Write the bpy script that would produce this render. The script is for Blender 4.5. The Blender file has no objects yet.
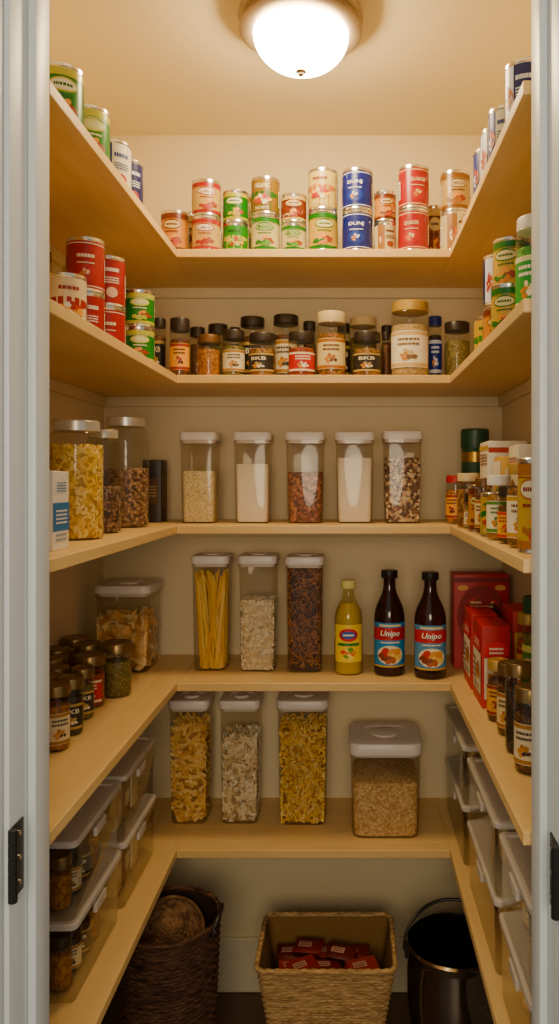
import bpy, math, random
from mathutils import Vector, Matrix, Euler
random.seed(11)
CAMZ=1.51; F=760.0
def W(px,d): return (px-350)*d/F
def Z(py,d): return CAMZ+(480-py)*d/F
SZ=[0,2.097,1.777,1.394,0.994,0.570]
XL,XR,YB=-.73,.45,2.25
YF=1.10
CEIL=2.53
col=bpy.context.scene.collection
# ---------------- materials
def lin(c,sat=1.2):
    if isinstance(c,str):
        c=[int(c[i:i+2],16)/255 for i in (0,2,4)]
    l=[(x/12.92 if x<=.04045 else ((x+.055)/1.055)**2.4) for x in c]
    y=.2126*l[0]+.7152*l[1]+.0722*l[2]
    return tuple(min(1,max(.003,y+(x-y)*sat)) for x in l)+(1,)
def D(c,k=.80):
    r=[int(c[i:i+2],16) for i in (0,2,4)]; m=max(r); s=(m-min(r))/max(m,1)
    f=1-(1-k)*min(1,s*1.6+.25)
    return ''.join('%02x'%int(v*f*(1-.25*s*(1-v/m))) for v in r)
_m={}
def mat(c,rough=.5,metal=0,bump=0,bs=60,var=0,spec=.5,sat=1.2):
    key=('p',c,rough,metal,bump,bs,var)
    if key in _m: return _m[key]
    m=bpy.data.materials.new('paint_'+str(c)); m.use_nodes=True
    nt=m.node_tree; b=nt.nodes['Principled BSDF']
    b.inputs['Base Color'].default_value=lin(c,sat); b.inputs['Roughness'].default_value=rough
    b.inputs['Metallic'].default_value=metal
    b.inputs['Specular IOR Level'].default_value=spec
    tc=nt.nodes.new('ShaderNodeTexCoord'); n=nt.nodes.new('ShaderNodeTexNoise')
    n.inputs['Scale'].default_value=bs; n.inputs['Detail'].default_value=3
    nt.links.new(tc.outputs['Object'],n.inputs['Vector'])
    if bump:
        bp=nt.nodes.new('ShaderNodeBump'); bp.inputs['Strength'].default_value=bump; bp.inputs['Distance'].default_value=.002
        nt.links.new(n.outputs['Fac'],bp.inputs['Height']); nt.links.new(bp.outputs['Normal'],b.inputs['Normal'])
    v=var if var else .06
    mx=nt.nodes.new('ShaderNodeMix'); mx.data_type='RGBA'
    l=lin(c,sat); mx.inputs[6].default_value=tuple(x*(1-v) for x in l[:3])+(1,)
    mx.inputs[7].default_value=tuple(min(1,x*(1+v)) for x in l[:3])+(1,)
    nt.links.new(n.outputs['Fac'],mx.inputs[0]); nt.links.new(mx.outputs[2],b.inputs['Base Color'])
    _m[key]=m; return m
def grain(cols,scale=150,bump=.6,rough=.6):
    key=('g',tuple(cols),scale)
    if key in _m: return _m[key]
    m=bpy.data.materials.new('grain_'+cols[0]); m.use_nodes=True
    nt=m.node_tree; b=nt.nodes['Principled BSDF']; b.inputs['Roughness'].default_value=rough
    tc=nt.nodes.new('ShaderNodeTexCoord'); v=nt.nodes.new('ShaderNodeTexVoronoi'); v.inputs['Scale'].default_value=scale
    nt.links.new(tc.outputs['Object'],v.inputs['Vector'])
    sp=nt.nodes.new('ShaderNodeSeparateColor'); nt.links.new(v.outputs['Color'],sp.inputs[0])
    cr=nt.nodes.new('ShaderNodeValToRGB'); cr.color_ramp.interpolation='CONSTANT'
    while len(cr.color_ramp.elements)<len(cols): cr.color_ramp.elements.new(.5)
    for i,c in enumerate(cols):
        cr.color_ramp.elements[i].position=i/len(cols); cr.color_ramp.elements[i].color=lin(c)
    nt.links.new(sp.outputs[0],cr.inputs[0]); 
    mul=nt.nodes.new('ShaderNodeMix'); mul.data_type='RGBA'; mul.blend_type='MULTIPLY'; mul.inputs[0].default_value=.6
    mr=nt.nodes.new('ShaderNodeMapRange'); mr.inputs[1].default_value=.3; mr.inputs[2].default_value=.9; mr.inputs[3].default_value=1; mr.inputs[4].default_value=.5
    nt.links.new(v.outputs['Distance'],mr.inputs[0])
    nt.links.new(cr.outputs[0],mul.inputs[6]); nt.links.new(mr.outputs[0],mul.inputs[7]); nt.links.new(mul.outputs[2],b.inputs['Base Color'])
    bp=nt.nodes.new('ShaderNodeBump'); bp.invert=True; bp.inputs['Strength'].default_value=bump; bp.inputs['Distance'].default_value=.003
    nt.links.new(v.outputs['Distance'],bp.inputs['Height']); nt.links.new(bp.outputs['Normal'],b.inputs['Normal'])
    _m[key]=m; return m
def clear(tint='e8e6e2',refl=.5,haze=.03,rough=.06,base=.03):
    key=('c',tint,refl,haze)
    if key in _m: return _m[key]
    m=bpy.data.materials.new('clear_'+tint); m.use_nodes=True; nt=m.node_tree; nt.nodes.clear()
    o=nt.nodes.new('ShaderNodeOutputMaterial'); t=nt.nodes.new('ShaderNodeBsdfTransparent'); t.inputs[0].default_value=lin(tint,1)
    g=nt.nodes.new('ShaderNodeBsdfGlossy'); g.inputs['Roughness'].default_value=rough
    d=nt.nodes.new('ShaderNodeBsdfDiffuse'); d.inputs[0].default_value=lin('f0e8dc',1)
    lw=nt.nodes.new('ShaderNodeLayerWeight'); lw.inputs[0].default_value=.5
    pw=nt.nodes.new('ShaderNodeMath'); pw.operation='POWER'; pw.inputs[1].default_value=4
    nt.links.new(lw.outputs['Facing'],pw.inputs[0])
    ma=nt.nodes.new('ShaderNodeMath'); ma.operation='MULTIPLY_ADD'; ma.inputs[1].default_value=refl; ma.inputs[2].default_value=base
    nt.links.new(pw.outputs[0],ma.inputs[0])
    m1=nt.nodes.new('ShaderNodeMixShader'); m1.inputs[0].default_value=haze
    nt.links.new(t.outputs[0],m1.inputs[1]); nt.links.new(d.outputs[0],m1.inputs[2])
    m2=nt.nodes.new('ShaderNodeMixShader'); nt.links.new(ma.outputs[0],m2.inputs[0]); nt.links.new(m1.outputs[0],m2.inputs[1]); nt.links.new(g.outputs[0],m2.inputs[2])
    nt.links.new(m2.outputs[0],o.inputs[0]); _m[key]=m; return m
def wood(c1,c2,axis='x',rough=.45,sc=1):
    key=('w',c1,c2,axis,sc)
    if key in _m: return _m[key]
    m=bpy.data.materials.new('wood_'+axis); m.use_nodes=True; nt=m.node_tree; b=nt.nodes['Principled BSDF']; b.inputs['Roughness'].default_value=rough
    tc=nt.nodes.new('ShaderNodeTexCoord'); mp=nt.nodes.new('ShaderNodeMapping')
    mp.inputs['Scale'].default_value=(2*sc,22*sc,22*sc) if axis=='x' else (22*sc,2*sc,22*sc)
    n=nt.nodes.new('ShaderNodeTexNoise'); n.inputs['Scale'].default_value=2.2; n.inputs['Detail'].default_value=6; n.inputs['Distortion'].default_value=.6
    cr=nt.nodes.new('ShaderNodeValToRGB'); cr.color_ramp.elements[0].position=.3; cr.color_ramp.elements[0].color=lin(c1,1.1)
    cr.color_ramp.elements[1].position=.7; cr.color_ramp.elements[1].color=lin(c2,1.1)
    nt.links.new(tc.outputs['Object'],mp.inputs[0]); nt.links.new(mp.outputs[0],n.inputs['Vector']); nt.links.new(n.outputs['Fac'],cr.inputs[0]); nt.links.new(cr.outputs[0],b.inputs['Base Color'])
    bp=nt.nodes.new('ShaderNodeBump'); bp.inputs['Strength'].default_value=.05; bp.inputs['Distance'].default_value=.001
    nt.links.new(n.outputs['Fac'],bp.inputs['Height']); nt.links.new(bp.outputs['Normal'],b.inputs['Normal'])
    _m[key]=m; return m
WALL=mat('dfd0ac',.75,bump=.15,bs=120,var=.03,sat=1.15); CEILM=mat('ecdfb8',.8,bump=.1,bs=90,var=.03,sat=1.1)
TRIM=mat('dbe4e8',.4,bump=.02,bs=20,var=.01,sat=1)
SHX=wood('deb878','e6c488','x'); SHY=wood('deb878','e6c488','y')
METAL=mat('dcd8d0',.2,metal=.95); BLACK=mat('1a1816',.4); GOLD=mat('b8924a',.3,metal=.8)
LIDW=mat('ded4cc',.35,sat=1); PLAST=clear('f0ece4',.45,.012); GLASS=clear('f6f6f0',.6,.005,.03)
BINM=clear('f4f2ec',.6,.006,.04,.035); BINL=clear('f4eee6',.5,.6,.12)
# ---------------- mesh builder
class MB:
    def __init__(s): s.v=[];s.f=[];s.m=[];s.mats=[]
    def mi(s,m):
        if m not in s.mats: s.mats.append(m)
        return s.mats.index(m)
    def raw(s,vs,fs,m):
        o=len(s.v); k=s.mi(m); s.v+= [tuple(p) for p in vs]
        for f in fs: s.f.append([i+o for i in f]); s.m.append(k)
    def loft(s,rings,m,cap0=True,cap1=True,closed=True):
        n=len(rings[0]); vs=[p for r in rings for p in r]; fs=[]
        for j in range(len(rings)-1):
            for i in range(n if closed else n-1):
                k=(i+1)%n; fs.append([j*n+i,j*n+k,(j+1)*n+k,(j+1)*n+i])
        if cap0: fs.append(list(range(n))[::-1])
        if cap1: fs.append([(len(rings)-1)*n+i for i in range(n)])
        s.raw(vs,fs,m)
    def lathe(s,prof,m,n=32,cap0=True,cap1=True,c=(0,0,0)):
        s.loft([[(c[0]+r*math.cos(2*math.pi*i/n),c[1]+r*math.sin(2*math.pi*i/n),c[2]+z) for i in range(n)] for r,z in prof],m,cap0,cap1)
    def rbox(s,w,d,z0,z1,m,r=.01,b=.002,c=(0,0),n=4,top=None,cap0=True,cap1=True):
        t=top or 1
        R=[rr(w-2*b,d-2*b,max(r-b,.0005),z0,c,n),rr(w,d,r,z0+b,c,n),rr(w*t,d*t,r,z1-b,c,n),rr(w*t-2*b,d*t-2*b,max(r-b,.0005),z1,c,n)]
        s.loft(R,m,cap0,cap1)
    def tube(s,path,rad,m,n=8,cap=True):
        rings=[];path=[Vector(p) for p in path]
        for i,p in enumerate(path):
            t=(path[min(i+1,len(path)-1)]-path[max(i-1,0)]).normalized()
            a=Vector((0,0,1)) if abs(t.z)<.9 else Vector((1,0,0))
            u=t.cross(a).normalized(); w=t.cross(u)
            rd=rad[i] if isinstance(rad,(list,tuple)) else rad
            rings.append([p+u*rd*math.cos(2*math.pi*k/n)+w*rd*math.sin(2*math.pi*k/n) for k in range(n)])
        s.loft(rings,m,cap,cap)
    def build(s,name,parent=None,label=None,smooth=True,ang=35,**kw):
        me=bpy.data.meshes.new(name); me.from_pydata(s.v,[],s.f)
        for m in s.mats: me.materials.append(m)
        me.polygons.foreach_set('material_index',s.m)
        if smooth:
            me.polygons.foreach_set('use_smooth',[True]*len(s.f)); me.set_sharp_from_angle(angle=math.radians(ang))
        me.update(); o=bpy.data.objects.new(name,me); col.objects.link(o)
        if parent: o.parent=parent
        if label: o['label']=label
        for k,v in kw.items(): o[k]=v
        return o
def rr(w,d,r,z,c=(0,0),n=4):
    out=[]
    r=min(r,w/2-1e-4,d/2-1e-4)
    for q,(sx,sy) in enumerate(((1,1),(-1,1),(-1,-1),(1,-1))):
        for i in range(n+1):
            a=math.pi/2*(q+i/n)
            out.append((c[0]+sx*(w/2-r)+r*math.cos(a),c[1]+sy*(d/2-r)+r*math.sin(a),z))
    return out
def root(name,label,cat,loc,yaw=0,group=None):
    e=bpy.data.objects.new(name,None); e.empty_display_size=.03; e.location=loc; e.rotation_euler=(0,0,math.radians(yaw)); col.objects.link(e)
    e['label']=label; e['category']=cat
    if group: e['group']=group
    return e
def top(o,label,cat,group=None,loc=None,yaw=0,rot=None):
    o['label']=label; o['category']=cat
    if group: o['group']=group
    if loc: o.location=loc
    if rot: o.rotation_euler=rot
    elif yaw: o.rotation_euler=(0,0,math.radians(yaw))
    return o
# ---------------- decals
_t={}
def textmesh(s):
    if s in _t: return _t[s]
    cu=bpy.data.curves.new('t','FONT'); cu.body=s; cu.size=1; cu.resolution_u=2; cu.offset=.02; cu.shear=.25 if s[-1:].islower() else 0
    ob=bpy.data.objects.new('t',cu); col.objects.link(ob); bpy.context.view_layer.update()
    dg=bpy.context.evaluated_depsgraph_get(); me=bpy.data.meshes.new_from_object(ob.evaluated_get(dg))
    vs=[v.co.copy() for v in me.vertices]; fs=[list(p.vertices) for p in me.polygons]
    x0=min(v.x for v in vs);x1=max(v.x for v in vs);y0=min(v.y for v in vs);y1=max(v.y for v in vs)
    vs=[((v.x-x0)/(x1-x0)-.5,(v.y-y0)/(y1-y0)-.5) for v in vs]
    bpy.data.objects.remove(ob); bpy.data.meshes.remove(me); bpy.data.curves.remove(cu)
    _t[s]=(vs,fs); return _t[s]
def decal(mb,kind,u,v,w,h,m,R=None,y0=0,off=.0005,face='f',text='',tilt=0):
    def mp(a,b):
        a0,b0=a,b
        if tilt: a=u+(a0-u)*math.cos(tilt)-(b0-v)*math.sin(tilt); b=v+(a0-u)*math.sin(tilt)+(b0-v)*math.cos(tilt)
        if R:
            t=a/(R+off); return ((R+off)*math.sin(t),-(R+off)*math.cos(t),b)
        if face=='f': return (a,-(y0+off),b)
        if face=='l': return (-(y0+off),-a,b)
        if face=='r': return (y0+off,a,b)
        if face=='t': return (a,b,y0+off)
    if kind=='text':
        vs,fs=textmesh(text); mb.raw([mp(u+a*w,v+b*h) for a,b in vs],fs,m); return
    n=10; lo=[];hi=[]
    for i in range(n+1):
        t=i/n*2-1; k=1
        if kind=='oval': t=math.sin(t*math.pi/2); k=math.sqrt(max(0,1-t*t))
        lo.append(mp(u+t*w/2,v-k*h/2)); hi.append(mp(u+t*w/2,v+k*h/2))
    fs=[[i,i+1,n+2+i,n+1+i] for i in range(n)]
    mb.raw(lo+hi,fs,m)
def food_pic(mb,rs,u,v,w,h,cols,n=9,off=.0010,**k):
    for i in range(n):
        a=2.4*i; q=math.sqrt((i+.3)/n)
        decal(mb,'oval',u+w*.38*q*math.cos(a),v+h*.36*q*math.sin(a),w*rs.uniform(.18,.32),h*rs.uniform(.22,.38),mat(cols[i%len(cols)],.45),off=off+.00006*i,tilt=rs.uniform(-.6,.6),**k)
def bars(mb,rs,u,v,w,h,c,n,off=.0012,**k):
    for i in range(n):
        y=v+h/2-h*(i+.5)/n; x=-w/2
        while x<w/2-.0006:
            l=min(rs.uniform(.06,.2)*w,w/2-x); decal(mb,'rect',u+x+l/2,y,l*.8,h/n*.5,mat(c,.45),off=off,**k); x+=l
# ---------------- room
def sbox(name,x0,x1,y0,y1,z0,z1,m,b=0,kind='structure',**kw):
    mb=MB()
    if b: mb.rbox(x1-x0,y1-y0,-(z1-z0)/2,(z1-z0)/2,m,r=b,b=b,n=2)
    else: mb.loft([[(sx*(x1-x0)/2,sy*(y1-y0)/2,zz) for sx,sy in ((-1,-1),(1,-1),(1,1),(-1,1))] for zz in (-(z1-z0)/2,(z1-z0)/2)],m)
    o=mb.build(name,smooth=bool(b)); o.location=((x0+x1)/2,(y0+y1)/2,(z0+z1)/2)
    if kind: o['kind']=kind
    for k,v in kw.items(): o[k]=v
    return o
sbox('wall_back',XL-.05,XR+.05,YB,YB+.05,0,CEIL,WALL)
sbox('wall_left',XL-.05,XL,YF,YB,0,CEIL,WALL)
sbox('wall_right',XR,XR+.05,YF,YB,0,CEIL,WALL)
sbox('ceiling',XL-.05,XR+.05,1.0,YB+.05,CEIL,CEIL+.05,CEILM)
FL=wood('54402f','624a38','y',.4)
sbox('floor',-1.8,1.6,-1.6,YB+.05,-.04,0,FL)
mb=MB()
def bx(mb,x0,x1,y0,y1,z0,z1,m):
    mb.loft([[(x0,y0,z),(x1,y0,z),(x1,y1,z),(x0,y1,z)] for z in (z0,z1)],m)
WF=mat('d9dcdc',.7,bump=.1,bs=120)
bx(mb,-1.8,-.466,1.0,1.1,0,CEIL,WF); bx(mb,.294,1.6,1.0,1.1,0,CEIL,WF); bx(mb,-.466,.294,1.0,1.1,2.28,CEIL,WF)
mb.build('wall_front',smooth=False,kind='structure')
tn=[0]
def trim(x0,x1,y0,y1,z0,z1,m=TRIM,b=.002):
    tn[0]+=1; return sbox('trim_%d'%tn[0],x0,x1,y0,y1,z0,z1,m,b)
trim(-.466,-.446,.995,1.105,0,2.26); trim(.274,.294,.995,1.105,0,2.26); trim(-.466,.294,.995,1.105,2.26,2.28)
trim(-.446,-.434,1.05,1.10,0,2.26,b=.003); trim(.262,.274,1.05,1.10,0,2.26,b=.003); trim(-.434,.262,1.05,1.10,2.248,2.26)
trim(-.54,-.452,.977,.995,0,2.35,b=.005); trim(.280,.368,.977,.995,0,2.35,b=.005); trim(-.452,.280,.977,.995,2.266,2.35,b=.005)
BB=mat('dfd4b8',.5)
sbox('baseboard_back',XL,XR,YB-.014,YB,0,.16,BB,.004)
sbox('baseboard_left',XL,XL+.014,YF+.01,YB-.014,0,.16,BB,.004)
sbox('baseboard_right',XR-.014,XR,YF+.01,YB-.014,0,.16,BB,.004)
T=.021
for i in range(1,6):
    z=SZ[i]
    for nm,a in (('left side',(XL,-.44,1.115,YB)),('back',(-.44,.254,1.93,YB)),('right side',(.254,XR,1.115,YB))):
        o=sbox('shelf_board',a[0],a[1],a[2],a[3],z-T,z,SHX if nm=='back' else SHY,.0015,kind=None)
        top(o,'light maple pantry shelf board along the %s wall'%('back' if nm=='back' else 'side'),'shelf','pantry shelf boards')
    trim(XL,XR,YB-.014,YB,z-T-.03,z-T,WALL); trim(XL,XL+.014,1.115,YB-.014,z-T-.03,z-T,WALL); trim(XR-.014,XR,1.115,YB-.014,z-T-.03,z-T,WALL)
# hinges
def hinge(x,y,z,side):
    r=root('door_hinge','black metal door hinge on the white door jamb','hinge',(x,y,z),0,'door hinges')
    mb=MB(); mb.rbox(.003,.034,-.048,.048,BLACK,r=.001,b=.0005,c=(side*.0015,.018)); mb.build('hinge_leaf',r)
    for k in (-.033,0,.033):
        mb=MB(); mb.lathe([(.0001,0),(.0035,0),(.0035,.0015),(.0001,.0018)],METAL,10); o=mb.build('screw',r); o.location=(side*.003,.02,k); o.rotation_euler=(0,side*math.pi/2,0)
    mb=MB(); pr=[]
    for k in range(5): pr+=[(.0052,-.048+k*.0192+.0004),(.006,-.048+k*.0192+.001),(.006,-.048+(k+1)*.0192-.001),(.0052,-.048+(k+1)*.0192-.0004)]
    mb.lathe(pr,BLACK,14,c=(side*.005,-.004,0)); mb.build('hinge_knuckle',r)
hinge(-.446,.998,Z(864,1.0),1); hinge(.274,.998,Z(880,1.0),-1)
# ---------------- ceiling lamp
lx,ly=W(301,1.66),1.66
r=root('ceiling_lamp','flush mount ceiling light with brushed nickel rim and glowing frosted dome','lamp',(lx,ly,CEIL))
NICK=mat('9a8870',.4,metal=.7,sat=1)
mb=MB(); mb.lathe([(.01,0),(.125,0),(.133,-.004),(.136,-.014),(.131,-.020),(.125,-.023),(.125,-.028),(.133,-.033),(.134,-.042),(.125,-.048),(.104,-.049)],NICK,64,cap1=False); mb.build('lamp_base',r)
gm=bpy.data.materials.new('frosted_glow'); gm.use_nodes=True; nt=gm.node_tree; nt.nodes.clear()
o=nt.nodes.new('ShaderNodeOutputMaterial'); e=nt.nodes.new('ShaderNodeEmission'); lw=nt.nodes.new('ShaderNodeTexNoise'); lw.inputs['Scale'].default_value=8
cr=nt.nodes.new('ShaderNodeValToRGB'); cr.color_ramp.elements[0].color=(1,.73,.38,1); cr.color_ramp.elements[1].color=(1,.77,.42,1)
nt.links.new(lw.outputs['Fac'],cr.inputs[0]); nt.links.new(cr.outputs[0],e.inputs[0]); e.inputs[1].default_value=82; nt.links.new(e.outputs[0],o.inputs[0])
mb=MB(); mb.lathe([(.104*math.cos(a),-.049-.076*math.sin(a)) for a in [math.pi/2*k/14 for k in range(14)]]+[(.006,-.1248)],gm,64,cap0=False); mb.build('lamp_shade',r,'frosted white glass dome')
mb=MB(); mb.lathe([(.004,-.122),(.011,-.125),(.012,-.129),(.007,-.132),(.006,-.136),(.002,-.139)],NICK,20); mb.build('finial',r)
# ---------------- cans
def can(x,y,z,rad,h,spec,yaw=0,group='food cans',label=None):
    base,band,patch,text,tcol,acc,sty=spec[:7]; rs=random.Random(int((x+3)*1000)+int(z*777))
    base,band,patch,tcol,acc=[D(q) for q in (base,band,patch,tcol,acc)]
    r=root('food_can',label or 'tin food can with colourful printed paper label','can',(x,y,z+.0004),yaw,group)
    mb=MB(); p=[(rad*.93,.001),(rad*.97,0),(rad*1.0,.001),(rad,.0035),(rad*.97,.006),(rad*.97,h-.0075),(rad,h-.006),(rad,h-.001),(rad*.97,h),(rad*.93,h-.001),(rad*.92,h-.004),(rad*.75,h-.0035),(rad*.72,h-.0045),(.002,h-.0045)]
    mb.lathe(p,METAL,32); mb.build('tin_body',r)
    mb=MB(); R=rad*.98; v0,v1=.0065,h-.0085; H=v1-v0; L=R*1.9
    mb.lathe([(R,v0),(R,v1)],mat(base,.3),32,False,False)
    def ring(a,b,c,o): mb.lathe([(R+o,v0+H*a),(R+o,v0+H*b)],mat(c,.3),32,False,False)
    if sty==0:
        ring(.86,1,band,.0003); ring(0,.10,band,.0003); ring(.83,.845,tcol,.0003)
        decal(mb,'oval',0,v0+H*.70,L*.72,H*.26,mat(band,.35),R,off=.0005); decal(mb,'oval',0,v0+H*.70,L*.64,H*.20,mat(patch,.35),R,off=.0007)
        if text: decal(mb,'text',0,v0+H*.70,L*.5,H*.11,mat(tcol,.35),R,off=.0010,text=text)
        else: bars(mb,rs,0,v0+H*.70,L*.46,H*.10,tcol,1,R=R,off=.0010)
        bars(mb,rs,0,v0+H*.51,L*.5,H*.08,tcol,1,R=R,off=.0009)
        food_pic(mb,rs,rs.uniform(-.1,.1)*L,v0+H*.28,L*.85,H*.36,[acc,'d09020',band,'8a3a20',base],16,R=R,off=.0008)
    elif sty==1:
        ring(.03,.05,tcol,.0003); ring(.94,.96,tcol,.0003)
        if text: decal(mb,'text',0,v0+H*.68,L*.54,H*.12,mat(tcol,.35),R,off=.0010,text=text)
        else: bars(mb,rs,0,v0+H*.68,L*.5,H*.14,tcol,1,R=R,off=.0010)
        decal(mb,'oval',0,v0+H*.32,L*.6,H*.34,mat(patch,.35),R,off=.0006)
        food_pic(mb,rs,0,v0+H*.31,L*.44,H*.22,[acc,'b8762e',base],8,R=R,off=.0008)
        bars(mb,rs,0,v0+H*.53,L*.5,H*.05,tcol,1,R=R,off=.0009)
    elif sty==2:
        decal(mb,'rect',0,v0+H*.26,math.pi*1.96*R,H*.52,mat(band,.35),R,off=.0003); decal(mb,'oval',0,v0+H*.52,L*1.3,H*.22,mat(band,.35),R,off=.0004)
        if text: decal(mb,'text',0,v0+H*.80,L*.6,H*.15,mat(tcol,.35),R,off=.0010,text=text)
        else: bars(mb,rs,0,v0+H*.80,L*.55,H*.14,tcol,1,R=R,off=.0009)
        food_pic(mb,rs,L*.02,v0+H*.38,L*.8,H*.38,[acc,'d8a030',patch,'a03018'],14,R=R,off=.0008)
        bars(mb,rs,0,v0+H*.10,L*.55,H*.09,patch,2,R=R,off=.0009)
    else:
        decal(mb,'rect',-L*.30,v0+H*.5,L*.36,H,mat(band,.35),R,off=.0004); food_pic(mb,rs,-L*.28,v0+H*.45,L*.32,H*.5,[acc,patch,'b06a28'],9,R=R,off=.0008)
        bars(mb,rs,L*.16,v0+H*.76,L*.46,H*.16,tcol,1,R=R,off=.0009)
        bars(mb,rs,L*.16,v0+H*.52,L*.46,H*.16,tcol,3,R=R,off=.0009); decal(mb,'oval',L*.16,v0+H*.24,L*.36,H*.24,mat(acc,.4),R,off=.0008)
    for s_ in (1.75,-1.75):
        decal(mb,'rect',s_*R,v0+H*.45,R*.8,H*.5,mat('efe8d8',.5),R,off=.0006); bars(mb,rs,s_*R,v0+H*.45,R*.66,H*.42,'555048',5,R=R,off=.0009)
    mb.build('label',r)
GREEN=('2f8a2c','d8cf60','f0ead0','ORGANIC','2f6a2c','c8a850',0)
GREENN=('2f8a2c','d8cf60','f0ead0','','2f6a2c','c8a850',0)
GRN2=('4a9a2c','e0d060','c8e080','','205a20','7ab648',2)
BEIGE=('e8c880','b9281e','f6efdc','Lillo\'s','a01c16','c2452d',0)
YEL=('e8a820','7a3a18','f4e0a0','','7a2a1a','c85a20',0)
OLV=('9a7a34','2f6b28','e8dfc0','ORGANIC','f2e6c0','b9602a',2)
WHG=('e4d8a0','3d8420','c8d890','BOD','2c6a20','7aa838',0)
WYG=('f0d888','d08c14','f8e8b0','','8a2418','c03a1a',2)
BLU=('102c88','e8e8ee','2048a8','DUNJ','f2f2f8','c8d0ec',1)
RED=('b80c08','a81410','cc2418','QUAKER','f6e2b8','f0d8a0',1)
SIL=('dcbc80','9a6a34','f0e0b8','ORG\'N','6a3a1c','c08040',0)
SIL2=('e4d4a8','b07c34','f0e0b8','','6a3a1c','a85a28',3)
BRN=('8a4218','e8c888','e9d0a0','','5a2a18','b8521a',0)
RDW=('b80c18','f0c8b0','d0202a','','f6e8e0','f0c8b0',3)
WRD=('f0dcb8','b8141a','f6efe4','','a82424','d84a20',2)
BLW=('e8e2d0','143498','cfdcf0','','24489a','c84028',3)
GST=('2a9028','e4e070','f0f0b0','','f0ecc8','c8d830',0)
CRM=('ecc868','2a7c24','f6e8b0','','3a6a1c','e8a020',0)
NAV=('10206c','dfe4ee','c8382c','','e9edf5','c8382c',3)
YG=('e8c418','3a8a20','f6ecc0','','2a6a1c','c84020',2)
def stack(px0,px1,ylist,lvl,d,specs,group='stacked food cans on the top shelf'):
    x=W((px0+px1)/2,d); rad=(px1-px0)/2*d/F; z=SZ[lvl]; zt=Z(ylist[0],d)
    hs=(zt-z)/len(specs)
    for i,s in enumerate(specs[::-1]):
        can(x,d,z+i*(hs+.0004),rad,hs-.0008,s,random.uniform(-14,14),group)
stack(161,189,[214],1,2.0,[YEL]); stack(192,221,[184],1,1.985,[BEIGE,BEIGE]); stack(223,249,[194],1,2.01,[GREENN,GRN2])
stack(251,280,[181],1,1.99,[OLV,WHG]); stack(281,306.5,[197],1,1.985,[BRN,WHG]); stack(308,338,[173],1,1.985,[WYG,CRM])
stack(342,373,[173],1,1.985,[BLU,BLU]); stack(374,396,[194],1,1.985,[YEL,SIL2]); stack(398,429,[170],1,1.985,[RED,RED]); stack(440,470,[175],1,1.985,[SIL,SIL2])
stack(424,443,[208],1,2.09,[BRN]); stack(234,252,[196],1,2.10,[SIL,GREENN]); stack(182,202,[215],1,2.10,[BRN])
for dd,s in ((1.30,GREENN),(1.443,GST),(1.586,BLW),(1.676,NAV)): can(-.457-.038,dd,SZ[1],.038,.110,s,28,'food cans on the top side shelf')
for dd,s in ((1.286,NAV),(1.443,BLW),(1.527,NAV),(1.62,BLW)): can(.262+.036,dd,SZ[1],.036,.110,s,-35,'food cans on the top side shelf')
def stk(x,y,lvl,rad,h,specs,yaw,group):
    for i,s in enumerate(specs): can(x,y,SZ[lvl]+i*(h+.0006),rad,h,s,yaw+random.uniform(-8,8),group)
g2='stacked food cans on the upper side shelf'
RD1=('b80c14','8a0a10','c8242c','','f6e8d0','f0c8b0',1)
stk(-.539,1.548,2,.038,.109,[RDW,RD1],25,g2); stk(-.534,1.675,2,.038,.109,[RD1,RDW],22,g2); stk(-.492,1.775,2,.035,.085,[GST,GST],18,g2)
stk(-.528,1.41,2,.038,.109,[WRD],25,g2); stk(-.668,1.60,2,.038,.109,[CRM,SIL],25,g2); stk(-.62,1.74,2,.036,.109,[WRD,BRN],25,g2)
stk(.329,1.548,2,.038,.109,[YG,CRM],-28,g2); stk(.328,1.66,2,.037,.109,[YEL,NAV],-28,g2); stk(.325,1.775,2,.036,.109,[YG],-28,g2); stk(.40,1.46,2,.036,.109,[WRD,GRN2],-28,g2)
stk(.41,1.72,2,.034,.109,[YEL,WHG],-28,g2)
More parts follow.
